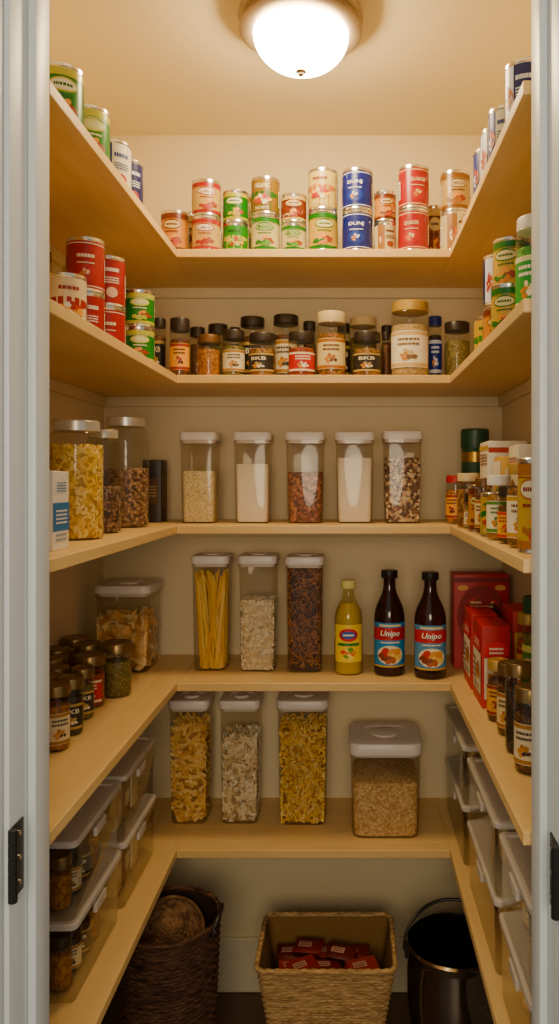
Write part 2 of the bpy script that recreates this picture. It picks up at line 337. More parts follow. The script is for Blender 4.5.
# ---------------- jars
def jar(x,y,z,rad,h,lid,fill,lab=None,lidh=.02,neck=.86,fillf=.82,yaw=0,group='spice jars',label='glass jar with dark lid and ground spice',name='spice_jar',scat=None,cat='jar',wrap=2.5,shf=.45):
    rs=random.Random(int((x+3)*1000)+int(y*777))
    r=root(name,label,cat,(x,y,z+.0004),yaw,group); n=32
    hb=h-lidh; sh=min(rad*shf,hb*.24)
    pr=[(rad*.86,0),(rad*.96,.0015),(rad,.006)]
    for k in range(7):
        a=math.pi/2*k/6; pr.append((rad*neck+rad*(1-neck)*math.cos(a),hb-sh+sh*.92*math.sin(a)))
    pr.append((rad*neck*.96,hb))
    mb=MB(); mb.lathe(pr,GLASS,n,cap1=False); mb.build('glass_body',r)
    ft=.003+(hb-sh*.6)*fillf; mb=MB(); q=rad-.002
    qq=q*(.93 if scat else 1)
    mb.lathe([(qq*.9,.003),(qq,.008),(qq,ft-.006),(qq*.97,ft-.001),(qq*.5,ft+.002),(.001,ft+.001)],fill,n)
    if scat: scat(mb,q,ft)
    mb.build('filling',r,kind='stuff')
    lr=rad*neck*1.06; mb=MB()
    N=48; prof=[(lr*.96,hb-.004),(lr,hb-.003),(lr,h-.003),(lr*.97,h-.001),(lr*.9,h),(lr*.86,h-.0012),(.001,h-.0012)]
    rings=[]
    for j,(a,b) in enumerate(prof):
        rings.append([((a*(1+(.012 if (i%2 and j in (1,2)) else 0)))*math.cos(2*math.pi*i/N),(a*(1+(.012 if (i%2 and j in (1,2)) else 0)))*math.sin(2*math.pi*i/N),b) for i in range(N)])
    mb.loft(rings,lid); mb.build('jar_lid',r)
    if lab:
        bg,tx,tc,ac=lab; mb=MB(); H=(hb-sh)*.62; v=(hb-sh)*.46; Wd=rad*wrap
        decal(mb,'rect',0,v,Wd,H,mat(bg,.45),rad,off=.0004); decal(mb,'rect',0,v+H*.43,Wd,H*.10,mat(ac,.45),rad,off=.0007); decal(mb,'rect',0,v-H*.43,Wd,H*.10,mat(ac,.45),rad,off=.0007)
        if tx: decal(mb,'text',0,v+H*.2,rad*1.2,H*.17,mat(tc,.45),rad,off=.0009,text=tx)
        else: bars(mb,rs,0,v+H*.2,rad*1.2,H*.26,tc,2,R=rad,off=.0009)
        food_pic(mb,rs,0,v-H*.16,rad*1.2,H*.36,[ac,'c88a3c',tc],8,R=rad,off=.0008)
        mb.build('label',r)
    return r
LB=mat('2a211b',.35); LG=mat('c0a060',.35,metal=.4); LBR=mat('6a4a2c',.4,metal=.4); LCR=mat('c8b48c',.45); LRD=mat('a31a14',.4); LWH=mat('e4dfd4',.35)
SP_T=grain(['c08a48','b0783c','cc9c58'],300); SP_D=grain(['6c4020','7c4c2a','54361d'],260); SP_O=grain(['7d7036','928250','625828'],260); SP_R=grain(['a04416','b45a22','843616'],300); SP_B=grain(['3c2c1e','523c2a','2e241a'],220); SP_P=grain(['946032','b48650','745220'],160); SP_A=grain(['b07428','c48832','945c20'],200)
LY=('e0a020','','4a2010','8a2a1a'); LW=('e0d2b0','','3a2a20','a87838'); LK=('2a2420','BKB','e8dcc0','b89a60'); LR=('b8140e','','f2e6d0','e8dcc0'); LC=('e0cc98','','5a3018','a86a30'); LBL=('1c2f8a','','e8ecf4','d8dce8')
def J(px0,px1,yt,d,lid,fill,lab=None,lidh=.022,neck=.9,lvl=2,group='spice jars on the upper shelf',label='glass spice jar with screw lid and printed label',**k):
    x=W((px0+px1)/2,d); rad=(px1-px0)/2*d/F; return jar(x,d,SZ[lvl],rad,Z(yt,d)-SZ[lvl],lid,fill,lab,lidh,neck,group=group,label=label,yaw=random.uniform(-12,12),**k)
J(152,166,319,2.03,LB,SP_D,LK,.02); J(170,190,319,1.985,LB,SP_D,LY,.03); J(197,221,336,1.985,LBR,SP_A,None,.018); J(222.5,245,331,1.985,LB,SP_O,LW,.020)
J(190,205,328,2.09,LB,SP_D); J(208,228,325,2.10,LB,SP_O); J(240,265,318,2.09,LB,SP_D,LK); J(249,276,334,1.99,LB,SP_P,LK,.02)
J(273,299,316,2.09,LB,SP_D,LW); J(288,315,333,1.985,LB,SP_R,LR,.02); J(317,346,313,1.99,LCR,SP_P,LC,.026); J(349,377,318,2.12,LCR,SP_O,None)
J(353,381,333,1.99,LB,SP_P,LK,.022); J(382,390,333,2.03,LB,SP_D,None,.015); J(229,241,328,2.16,LB,SP_B); J(337,350,324,2.12,LB,SP_B,LK); J(381,393,326,2.14,LB,SP_D)
J(391,429,303,2.0,LG,grain(['c8ac7c','d4ba8c','b4986a'],350),('f2e6cc','','7a5a3a','d0b080'),.024,label='large glass jar with gold lid and white label')
J(428,442,317,2.09,mat('1c2a6c',.4),SP_B,LBL); J(444,470,323,2.05,LB,SP_O,None); J(303,316,322,2.12,LB,SP_D)
# piece scattering
def base_piece(kind,s):
    mb=MB(); m=METAL
    if kind=='elbow':
        mb.tube([(s*math.cos(a),s*math.sin(a),0) for a in [math.pi*.75*k/5 for k in range(6)]],s*.36,m,6)
    elif kind=='flake':
        n=8; pts=[(s*math.cos(2*math.pi*i/n)*random.uniform(.8,1.1),s*.75*math.sin(2*math.pi*i/n),s*.35*math.cos(4*math.pi*i/n)) for i in range(n)]
        mb.loft([[(a*.5,b*.5,c*.3+.0) for a,b,c in pts],pts,[(a*.5,b*.5,c*.3+s*.12) for a,b,c in pts]],m)
    elif kind=='bean':
        mb.lathe([(s*.45,-s*.8),(s*.7,-s*.2),(s*.7,s*.2),(s*.45,s*.8)],m,7)
    elif kind=='penne':
        mb.lathe([(s*.2,-s*.9),(s*.3,-s),(s*.3,s),(s*.2,s*.9)],m,8)
    elif kind=='bow':
        pts=[(-1,-.6),(-.85,0),(-1,.6),(0,.18),(1,.6),(.85,0),(1,-.6),(0,-.18)]
        mb.loft([[(a*s,b*s,abs(a)*s*.15*(1 if i%2 else -1)) for i,(a,b) in enumerate(pts)],[(a*s,b*s,abs(a)*s*.15*(1 if i%2 else -1)+s*.12+(.15*s if abs(a)<.1 else 0)) for i,(a,b) in enumerate(pts)]],m)
    elif kind=='strand':
        c=random.uniform(.1,.5); mb.tube([(s*c*math.sin(k*.7),s*.2*math.sin(k*1.1),-s+2*s*k/8) for k in range(9)],.0017,m,5)
    return mb.v,mb.f
def put(mb,vs,fs,p,e,m,lim=None):
    M=e.to_matrix(); out=[]
    for v in vs:
        q=M@Vector(v)+Vector(p)
        if lim: q=lim(q)
        out.append(q)
    mb.raw(out,fs,m)
def rnd_e(): return Euler((random.uniform(0,6.28),random.uniform(0,6.28),random.uniform(0,6.28)))
def scat_cyl(kind,s,n,mats):
    def f(mb,q,ft):
        R=q-.0005
        def lim(p):
            k=math.hypot(p.x,p.y)
            if k>R: p.x*=R/k; p.y*=R/k
            p.z=max(.004,p.z); return p
        for i in range(n):
            a=random.uniform(0,6.28); rr_=q-s*.3; 
            if random.random()<.15: rr_=q*random.random()**.5*.9; zz=ft
            else: zz=random.uniform(s,ft)
            vs,fs=base_piece(kind,s); put(mb,vs,fs,(rr_*math.cos(a),rr_*math.sin(a),zz),rnd_e(),random.choice(mats),lim)
    return f
def scat_box(kind,s,n,mats,rot=None,flat=0):
    def f(mb,w,d,h,taper):
        def lim(p):
            p.z=max(.004,p.z); k=taper(p.z)
            p.x=max(-w/2*k,min(w/2*k,p.x)); p.y=max(-d/2*k,min(d/2*k,p.y)); return p
        for i in range(n):
            t=random.random(); zz=random.uniform(s*.6,h); g=flat or s*.45
            if t<.42: p=(random.uniform(-w/2,w/2),-d/2+g,zz)
            elif t<.6: p=(-w/2+g,random.uniform(-d/2,d/2),zz)
            elif t<.78: p=(w/2-g,random.uniform(-d/2,d/2),zz)
            elif t<.84: p=(random.uniform(-w/2,w/2),d/2-g,zz)
            else: p=(random.uniform(-w/2,w/2)*.95,random.uniform(-d/2,d/2)*.95,h)
            vs,fs=base_piece(kind,s); put(mb,vs,fs,p,rot() if rot else rnd_e(),random.choice(mats),lim)
    return f
PA=[mat('f4cf74',.5),mat('fadc90',.5),mat('ecc05c',.5)]
PB=[mat('ecc67c',.5),mat('f4d494',.5),mat('dcae62',.5)]
PC=[mat('f6e8c8',.5),mat('ecdab4',.5),mat('dfc89c',.5),mat('fbf2dc',.5)]
# ---------------- storage containers
def container(x,y,z,w,dp,h,fill,ff,label,scat=None,lidh=.022,taper=.9,group='clear food storage containers',knob=True,stk_=None,name='food_container',core=.86):
    r=root(name,label,'container',(x,y,z+.0004),0,group)
    hb=h-lidh; cr=min(w,dp)*.14
    kf=lambda t:taper+(1-taper)*min(1,(t/hb)**.6 if t>0 else 0)
    mb=MB(); zs=[0,.003,.02,hb*.25,hb*.5,hb*.75,hb-.012]
    R=[rr(w*kf(t)*(.95 if i==0 else 1),dp*kf(t)*(.95 if i==0 else 1),cr,t) for i,t in enumerate(zs)]
    R+= [rr(w*1.0,dp*1.0,cr,hb-.011),rr(w*1.03,dp*1.03,cr,hb-.009),rr(w*1.03,dp*1.03,cr,hb)]
    mb.loft(R,PLAST,True,False); mb.build('clear_body',r)
    ft=hb*ff; mb=MB()
    iw,idp=w-.007,dp-.007
    if fill:
        zz=[.004,.01,ft*.3,ft*.6,ft-.002,ft]
        R=[rr(iw*kf(t)*(.97 if i in(0,5) else 1),idp*kf(t)*(.97 if i in (0,5) else 1),cr*.8,t) for i,t in enumerate(zz)]
        if scat: R=[[(a*core,b*core,c*.98) for a,b,c in q] for q in R]
        mb.loft(R,fill)
    if scat: scat(mb,iw,idp,ft,kf)
    if stk_: stk_(mb,iw,idp,hb)
    mb.build('filling',r,kind='stuff')
    mb=MB()
    mb.loft([rr(w*.96,dp*.96,cr,hb-.008),rr(w*.97,dp*.97,cr,hb),rr(w*1.05,dp*1.05,cr,hb+.0005),rr(w*1.06,dp*1.06,cr*1.1,hb+.004),rr(w*1.06,dp*1.06,cr*1.1,h-.005),rr(w*1.03,dp*1.03,cr*1.1,h-.001),rr(w*.98,dp*.98,cr,h),rr(w*.62,dp*.62,cr,h),rr(w*.60,dp*.60,cr,h-.002)],LIDW)
    mb.build('container_lid',r,'off-white plastic lid')
    if knob:
        mb=MB(); kr=min(w,dp)*.2; mb.lathe([(kr,h-.002),(kr,h+.001),(kr*.9,h+.003),(.001,h+.0035)],LIDW,28); mb.build('lid_button',r)
    return r
def C(px0,px1,yt,yb,lvl,dfront,fill,filly,label,**k):
    w=(px1-px0)/1.05*.97*dfront/F; h=Z(yt,dfront)-SZ[lvl]; y=dfront+w/2
    ff=(Z(filly,dfront)-SZ[lvl])/(h-.022); mid=(px0+px1)/2-(2 if px0<250 else .8 if px0<340 else -.5)
    return container(W(mid,dfront),y,SZ[lvl],w,w,h,fill,ff,label,**k)
g3='clear storage containers on the middle shelf'
RICE=grain(['f0dcb0','e4cc9c','f8e8c4'],230); FLOUR=mat('faf0e0',.9,bump=.5,bs=80); NUT=grain(['a06644','805034','bc8058','684026'],130); MIX=grain(['8a5c40','f0dcb8','5d3c2c','d0a880'],110); WBEAN=grain(['f0e2c4','e2d0aa','f8ecd2'],120)
C(180,219,432,523,3,2.02,RICE,471,'clear square container of rice with off-white lid',group=g3)
C(234,273,432,523,3,2.02,FLOUR,464,'clear square container of white flour with off-white lid',group=g3)
C(285,326,432,523,3,2.02,NUT,472,'clear square container of brown nuts with off-white lid',group=g3)
C(335,376,432,523,3,2.02,FLOUR,458,'clear square container of pale flour with off-white lid',group=g3)
C(382,423,431,523,3,2.02,MIX,459,'clear square container of mixed beans with off-white lid',group=g3,core=.92,scat=scat_box('bean',.006,420,[mat('7a5034'),mat('e8d4b0'),mat('4d3422'),mat('d0b088')]))
g4='tall clear storage containers on the lower shelf'
SPG=[mat('f4cc6c',.5),mat('fadb88',.5),mat('e6b854',.5)]
def spaghetti(mb,w,d,hb):
    L=hb*.93
    for i in range(130):
        x0=random.uniform(-.42,.42)*w*.88;y0=random.uniform(-.44,.44)*d*.88; x1=max(-.43*w,min(.43*w,x0+random.gauss(0,.045))); y1=max(-.43*d,min(.43*d,y0+random.gauss(0,.02)))
        l=L*random.uniform(.82,1)
        mb.tube([(x0,y0,.005),(x1,y1,l)],.0030,random.choice(SPG),6)
C(192,231,556,671,4,2.045,None,600,'tall clear container of dry spaghetti with off-white lid',group=g4,stk_=spaghetti)
C(239,279,556,672,4,2.04,WBEAN,602,'tall clear container of white beans with off-white lid',group=g4,core=.95,scat=scat_box('bean',.0055,650,PC))
BRP=[mat('9c6230',.5),mat('b4783e',.5),mat('7c4c26',.5),mat('5c381c',.5)]
C(285,325,557,674,4,2.03,mat('3c2414',.8),575,'tall clear container of brown tangled pasta strands with off-white lid',group=g4,core=.86,scat=scat_box('strand',.032,620,BRP,rot=lambda:Euler((random.gauss(0,.35),random.gauss(0,.8),random.uniform(0,6.28))),flat=.005))
g5='clear storage containers on the bottom shelf'
C(169,211,701,825,5,2.07,grain(['c89c54','a87c3c'],80),729,'tall clear container of dry pasta shapes with off-white lid',group=g5,core=.80,scat=scat_box('penne',.017,330,PB))
C(220,262,701,826,5,2.07,grain(['c8b48c','ac966e'],80),740,'tall clear container of pale bow pasta with off-white lid',group=g5,core=.82,scat=scat_box('bow',.014,420,PC))
C(276,330,701,828,5,2.06,grain(['d8ac50','b88838'],120),731,'wide clear container of golden pasta shapes with off-white lid',group=g5,core=.87,scat=scat_box('elbow',.0085,820,PA))
d=1.985; w=.193/1.05
container(W(386,d),d+w/2,SZ[5],w,w,Z(744,d)-SZ[5],grain(['e0bc88','cea26c','f0d09c'],170),.66,'short wide clear container of brown grain with off-white lid',None,lidh=.030,taper=.94,group=g5)
d=2.02; CH=[mat('e4b878',.6),mat('f0cc90',.6),mat('cc9c5c',.6),mat('f6dcac',.6)]
container(W(121,d),d+.075,SZ[4],.144,.148,Z(586,d)-SZ[4],grain(['d8a868','c08c4c'],40),.62,'clear square container of crackers and chips with off-white lid',core=.7,scat=scat_box('flake',.030,150,CH),group=g4)
# ---------------- left shelf 3 large jars
gj='large glass storage jars'
NG=grain(['e4b85c','d0a044'],90); SLV=mat('d8d4c8',.3,metal=.55)
jar(-.539,1.495,SZ[3],.053,.232,SLV,NG,None,.018,.80,.90,group=gj,name='glass_jar',label='large glass jar of yellow curly pasta with silver lid',scat=scat_cyl('elbow',.008,950,PA),shf=.7)
jar(-.54,1.665,SZ[3],.0385,.226,SLV,grain(['6a5040','846850','4a382c'],110),None,.016,.76,.5,group=gj,name='glass_jar',label='glass jar of dark beans with pale lid',scat=scat_cyl('bean',.004,420,[mat('6a4c3a'),mat('8a6850'),mat('a4846a')]),shf=.8)
jar(-.553,1.875,SZ[3],.056,.27,SLV,grain(['8a6a50','a88464','64483a'],90),None,.020,.76,.62,group=gj,name='glass_jar',label='wide glass jar of mixed brown beans with metal lid',scat=scat_cyl('bean',.005,700,[mat('7a5a44'),mat('9a7658'),mat('b49070')]),shf=.8)
# ---------------- cartons
def carton(name,x0,x1,y0,y1,z,h,base,decs,label,cat='box',yaw=0,group=None):
    mb=MB(); w=x1-x0; dp=y1-y0; rs=random.Random(int(h*9999)+int(y0*100))
    mb.rbox(w,dp,0,h,mat(base,.45),r=.0012,b=.0008,n=2)
    mb.rbox(w*.98,dp*.5,h-.0002,h+.0008,mat(base,.5),r=.001,b=.0002,c=(0,-dp*.22),n=1)
    for dc in decs:
        f,k,u,v,dw,dh,c=dc[:7]; tx=dc[7] if len(dc)>7 else ''
        o_=.0004+.0003*decs.index(dc); W_,D_=(w,dp/2) if f=='f' else (dp,w/2)
        if k=='pic': food_pic(mb,rs,u*W_,v*h,dw*W_,dh*h,c,14,off=o_,y0=D_,face=f)
        elif k=='bars': bars(mb,rs,u*W_,v*h,dw*W_,dh*h,c,4 if dh>.12 else 2,off=o_,y0=D_,face=f)
        else: decal(mb,k,u*W_,v*h,dw*W_,dh*h,mat(c,.45),y0=D_,off=o_,face=f,text=tx)
    o=mb.build(name); top(o,label,cat,group,((x0+x1)/2,(y0+y1)/2,z+.0004),yaw); return o
carton('carton',-.55,-.481,1.23,1.30,SZ[3],.13,'ece6da',[('f','rect',.1,.4,.6,.4,'2f6fa8'),('r','rect',0,.42,1,.36,'2f6fa8'),('r','bars',0,.16,.7,.12,'8898a8'),('r','bars',0,.42,.7,.2,'e9e6e0'),('r','bars',0,.8,.6,.14,'2f6fa8')],'white carton with blue panel beside the pasta jar')
carton('carton',-.565,-.515,2.07,2.14,SZ[3],.17,'2e241c',[('f','rect',0,.5,.7,.4,'5a4430'),('r','rect',0,.5,.7,.5,'5a4430'),('f','bars',0,.5,.5,.2,'a89068')],'dark brown narrow carton beside the glass jars')
carton('carton',.318,.405,1.745,1.86,SZ[3],.205,'f0e8d4',[('f','rect',0,.9,1,.06,'b8402c'),('f','bars',0,.76,.7,.14,'7a2a1a'),('f','pic',0,.45,.7,.35,['d9a63a','c85a2a','e8d8a0']),('l','rect',0,.93,1,.05,'c8a050'),('l','bars',0,.8,.8,.14,'8a5a3a'),('l','pic',0,.4,.6,.3,['d9a63a','e8c860','b8703c'])],'pale cream carton standing behind the small jars')
carton('carton',.395,.446,1.90,2.05,SZ[3],.21,'ece4d0',[('f','rect',0,.5,.8,.4,'d9a63a'),('l','rect',0,.5,1,.3,'e0b040'),('l','bars',0,.8,.8,.16,'7a2a1a')],'white and yellow carton against the wall')
carton('carton',.322,.40,1.62,1.70,SZ[3],.165,'e8b830',[('f','pic',0,.4,.8,.5,['b83018','f0d080','7a9a30']),('f','oval',0,.8,.8,.2,'f0e8d0'),('f','bars',0,.8,.5,.06,'8a2418'),('l','rect',0,.85,1,.2,'f0e8d0'),('l','pic',0,.4,.8,.5,['b83018','f0d080','7a9a30'])],'yellow packet with cream band among the small jars')
carton('carton',.33,.415,1.49,1.58,SZ[3],.185,'f0e6cc',[('f','rect',0,.2,1,.3,'4a8a3c'),('f','bars',0,.75,.8,.2,'a02418'),('f','pic',0,.5,.7,.3,['c88a3c','f4e4b8','7a3a1c']),('l','rect',0,.2,1,.3,'4a8a3c'),('l','bars',0,.8,.8,.16,'a02418'),('l','pic',0,.5,.7,.3,['c88a3c','f4e4b8','7a3a1c'])],'cream and green food carton among the small jars')
carton('carton',.355,.43,1.30,1.38,SZ[3],.175,'f0dc90',[('f','oval',0,.75,.9,.25,'b81c14'),('f','bars',0,.75,.6,.08,'f6ecd0'),('f','pic',0,.35,.8,.4,['c85a20','e8b040','5a8a2c']),('l','oval',0,.75,.9,.25,'b81c14'),('l','pic',0,.35,.8,.4,['c85a20','e8b040','5a8a2c'])],'yellow food carton with red oval emblem')
GRNP=['6a0c0a','8e1412','b85838','4c0808','a03020']
carton('cereal_box',.285,.435,2.08,2.16,SZ[4],.257,'b01812',[('f','rect',0,.94,1,.05,'7a1010'),('f','oval',0,.56,.9,.66,'84100e'),('f','pic',0,.56,.8,.58,GRNP),('f','oval',0,.68,.56,.16,'c82018'),('f','bars',0,.68,.42,.09,'f0d0a0'),('f','pic',0,.32,.6,.18,['d08a50','e0a868','a85a2c']),('f','bars',0,.12,.7,.08,'f0c8a0'),('f','oval',-.34,.86,.2,.06,'e0a868'),('f','oval',.34,.86,.2,.06,'e0a868')],'large red cereal box with dark ornate print against the wall')
for yy,hh in ((1.865,.185),(1.715,.185)):
    carton('cereal_box',.298,.362,yy,yy+.12,SZ[4],hh,'b81a12',[('f','rect',0,.36,.84,.5,'f0e4cc'),('f','oval',0,.70,.86,.22,'d83022'),('f','bars',0,.70,.5,.1,'f4ead8'),('f','pic',0,.34,.66,.32,['c07a3a','d89a50','a0521e']),('f','bars',0,.14,.6,.06,'6a3a2c'),('l','rect',0,.40,.84,.5,'f0e4cc'),('l','oval',0,.76,.8,.2,'d83022'),('l','bars',0,.76,.5,.09,'f4ead8'),('l','pic',.15,.42,.45,.26,['c07a3a','d89a50','a0521e']),('l','bars',-.2,.42,.3,.3,'6a5a4c'),('l','bars',0,.22,.6,.08,'6a5a4c')],'small red and white snack box on the side shelf',group='small red boxes')
carton('carton',.385,.440,1.80,1.92,SZ[4],.205,'c4301c',[('f','rect',0,.5,.8,.5,'e8c860'),('l','rect',0,.5,.9,.5,'e8c860'),('l','pic',0,.5,.7,.4,['b84020','e09030'])],'red and yellow carton behind the snack boxes')
# ---------------- right shelf 3 jars
gr='small jars on the middle side shelf'
def R_(x,y,lvl,rad,h,lid,fill,lab,lidh=.016,**k): return jar(x,y,SZ[lvl],rad,h,lid,fill,lab,lidh,.9,yaw=random.uniform(-45,-15),**k)
DG=mat('2c4c34',.4)
r=root('tea_tin','tall dark green tin with gold band and round lid','tin',(.345,2.10,SZ[3]+.0004))
mb=MB(); mb.lathe([(.035,0),(.037,.002),(.037,.20),(.036,.202)],DG,32); mb.build('tin_body',r)
mb=MB(); mb.lathe([(.0385,.202),(.039,.204),(.039,.252),(.036,.256),(.001,.257)],DG,32); mb.build('tin_lid',r)
mb=MB(); mb.lathe([(.0376,.165),(.0376,.192)],GOLD,32,False,False); mb.build('gold_band',r,'gold printed band')
mb=MB(); decal(mb,'rect',0,.09,.05,.09,mat('c8b070'),.037,off=.0006); decal(mb,'oval',0,.09,.03,.05,DG,.037,off=.001); mb.build('label',r)
R_(W(455.5,2.02),2.02,3,.0255,.128,LRD,SP_A,LY,group=gr,label='small glass jar with red lid and yellow label')
R_(W(471,1.92),1.92,3,.024,.12,LBR,SP_D,None,group=gr,label='small dark glass jar with brown lid')
R_(.284,1.84,3,.025,.132,LCR,SP_P,None,group=gr,label='glass jar of ground spice with beige lid')
R_(.284,1.765,3,.019,.085,LB,SP_O,LW,group=gr,label='tiny glass jar with black lid and cream label')
can(.289,1.695,SZ[3],.025,.105,YEL,-30,gr,'small yellow printed can')
R_(.286,1.625,3,.019,.12,LBR,SP_D,LC,group=gr,label='slim dark jar with cream label')
can(.293,1.55,SZ[3],.027,.09,YG,-30,gr,'small yellow and green printed can')
R_(.289,1.475,3,.024,.125,LWH,SP_T,('f0e4c0','','2a6a28','5a8a30'),group=gr,label='small jar with white lid and cream and green label')
R_(.300,1.39,3,.030,.105,LB,SP_D,('e8b020','','a02818','c83020'),group=gr,label='small jar with dark lid and yellow label')
R_(.300,1.305,3,.030,.145,LG,SP_P,('f2e6c4','','7a4a28','c8983c'),group=gr,label='glass jar with gold lid and cream label')
can(.302,1.215,SZ[3],.034,.150,('ecc868','c88a20','f6ecc8','','a01c14','d8601c',0),-35,gr,'tall cream and yellow printed can')
can(.375,1.225,SZ[3],.030,.16,WRD,-30,gr)
jar(.318,1.30,SZ[2],.034,.180,LWH,grain(['5aa83a','4a8c2c'],120),('3f9a44','','f4f4e0','e8e4b0'),.02,.88,yaw=-35,group='spice jars on the upper shelf',label='tall green jar with white lid')
stk(.302,1.445,2,.034,.10,[CRM],-30,g2)
# ---------------- bottles
def bottle(x,y,z,rad,h,prof,bm,liq,capm,lab,label,name,yaw=0):
    r=root(name,label,'bottle',(x,y,z+.0004),yaw,'bottles on the lower shelf')
    mb=MB(); mb.lathe([(a*rad,b*h) for a,b in prof],bm,36,cap1=False); mb.build('bottle_body',r,ang=60)
    if liq: mb=MB(); mb.lathe([(max(.001,a*rad-.002),max(.003,b*h)) for a,b in prof if b<.8],liq,36); mb.build('liquid',r,ang=60)
    a,b=prof[-1]; mb=MB(); cr_=a*rad*1.18; mb.lathe([(cr_*.98,b*h-.004),(cr_,b*h-.003),(cr_,h-.002),(cr_*.9,h),(.001,h)],capm,28); mb.build('bottle_cap',r)
    mb=MB(); lab(mb,rad,h); mb.build('label',r)
BP=[(.85,0),(.97,.006),(1,.02),(1,.52),(.985,.57),(.93,.62),(.82,.67),(.66,.72),(.52,.765),(.43,.81),(.39,.86),(.39,.92),(.46,.925),(.46,.94)]
def dark_lab(txt,c0,c1):
    def f(mb,R,h):
        rs=random.Random(3)
        decal(mb,'rect',0,h*.30,R*2.7,h*.42,mat(c0,.4),R,off=.0005); decal(mb,'rect',0,h*.405,R*2.7,h*.12,mat(c1,.4),R,off=.0008)
        decal(mb,'text',.03*R,h*.400,R*1.34,h*.075,mat('3a0a08',.4),R,off=.0013,text=txt); decal(mb,'text',0,h*.405,R*1.3,h*.070,mat('f8f2e6',.4),R,off=.0017,text=txt)
        decal(mb,'rect',0,h*.485,R*1.5,h*.018,mat('e8d8a8',.4),R,off=.0010); bars(mb,rs,0,h*.325,R*1.3,h*.025,'f0e8d0',1,R=R,off=.0010)
        decal(mb,'oval',0,h*.205,R*1.8,h*.18,mat('f0e4c4',.4),R,off=.0009); food_pic(mb,rs,0,h*.20,R*1.7,h*.17,['a85a2a','d89850','7a3a1c','e8c070','b8341e'],18,R=R,off=.0012)
        decal(mb,'rect',0,h*.098,R*2.7,h*.016,mat('c8a040',.4),R,off=.0010)
    return f
DK=mat('2a120c',.06); DKC=mat('1e1614',.35)
bottle(W(390,2.0),2.03,SZ[4],.041,Z(570,2.03)-SZ[4],BP,DK,None,DKC,dark_lab('Unipo','3a84b8','b01c14'),'dark glass syrup bottle with blue and red label','syrup_bottle',0)
bottle(W(431,1.98),2.00,SZ[4],.042,Z(572,2.0)-SZ[4],BP,DK,None,DKC,dark_lab('Unipo','5a8cae','b81c14'),'dark glass syrup bottle with red and blue label','syrup_bottle',0)
OILB=[(.85,0),(.97,.008),(1,.03),(1,.35),(.95,.40),(.97,.46),(.98,.60),(.88,.68),(.6,.76),(.42,.82),(.38,.88),(.38,.90),(.44,.905),(.44,.93)]
def oil_lab(mb,R,h):
    rs=random.Random(5)
    decal(mb,'rect',0,h*.34,R*2.2,h*.40,mat('f0d040',.4),R,off=.0006); decal(mb,'oval',0,h*.43,R*1.4,h*.14,mat('c8281e',.4),R,off=.0009); decal(mb,'oval',0,h*.43,R*1.1,h*.08,mat('2f4f9e',.4),R,off=.0012)
    bars(mb,rs,0,h*.43,R*.8,h*.04,'f6f2e0',1,R=R,off=.0016)
    decal(mb,'rect',0,h*.33,R*1.6,h*.03,mat('2f7a3a',.4),R,off=.0010); food_pic(mb,rs,0,h*.235,R*1.3,h*.13,['e8a02c','d84a20','f6e27a','6a9a30'],12,R=R,off=.0010)
bottle(W(348.5,2.02),2.04,SZ[4],.0385,Z(580,2.04)-SZ[4],OILB,clear('f6f0c8',.5,.008),mat('c4ae3c',.12),mat('e0d890',.4),oil_lab,'plastic bottle of golden cooking oil with yellow label','oil_bottle')
# ---------------- left shelf 4 jars
g='spice jars on the lower side shelf'
def L_(x,y,rad,h,lid,fill,lab,lidh=.018): return jar(x,y,SZ[4],rad,h,lid,fill,lab,lidh,.96,yaw=random.uniform(10,45),group=g,label='short glass spice jar with dark metal lid',wrap=1.9)
BZ=mat('8c7450',.3,metal=.75)
L_(-.560,1.825,.035,.128,BZ,SP_O,None,.02); L_(-.596,1.742,.034,.118,BZ,SP_R,LR,.02); L_(-.580,1.65,.024,.110,BZ,SP_O,LK); L_(-.570,1.550,.026,.115,BZ,SP_B,LK); L_(-.566,1.46,.027,.125,BZ,SP_A,LW)
L_(-.637,1.85,.033,.12,BZ,SP_R,None); L_(-.692,1.79,.031,.12,BZ,SP_A,LK); L_(-.675,1.72,.032,.115,BZ,SP_R,LR); L_(-.642,1.655,.029,.11,BZ,SP_O,None); L_(-.632,1.585,.029,.11,BZ,SP_R,LY); L_(-.70,1.645,.026,.12,BZ,SP_A,LR); L_(-.695,1.57,.027,.11,BZ,SP_A,LW); L_(-.622,1.49,.024,.115,BZ,SP_O,LY); L_(-.695,1.92,.032,.12,BZ,SP_A,None)
g='jars on the lower side shelf'
R_(.322,1.445,4,.027,.170,BZ,SP_B,None,.022,group=g,label='tall dark glass jar with bronze lid')
R_(.325,1.545,4,.026,.145,BZ,SP_D,LC,.02,group=g,label='glass jar with bronze lid and cream label')
R_(.318,1.635,4,.023,.13,LG,SP_D,LY,.018,group=g,label='small jar with gold lid and yellow label')
R_(.395,1.60,4,.032,.27,DG,SP_O,('5a8a3a','','f0ecd0','d8d080'),.03,group=g,label='tall jar with dark green lid and green label')
R_(.388,1.50,4,.03,.21,LRD,SP_R,LR,.022,group=g,label='glass jar with red lid and red label')
R_(.320,1.35,4,.028,.15,BZ,SP_D,LW,.022,group=g,label='dark glass jar with bronze lid')
R_(.40,1.70,4,.026,.22,LG,SP_R,LY,.022,group=g,label='tall jar with gold lid and yellow label')
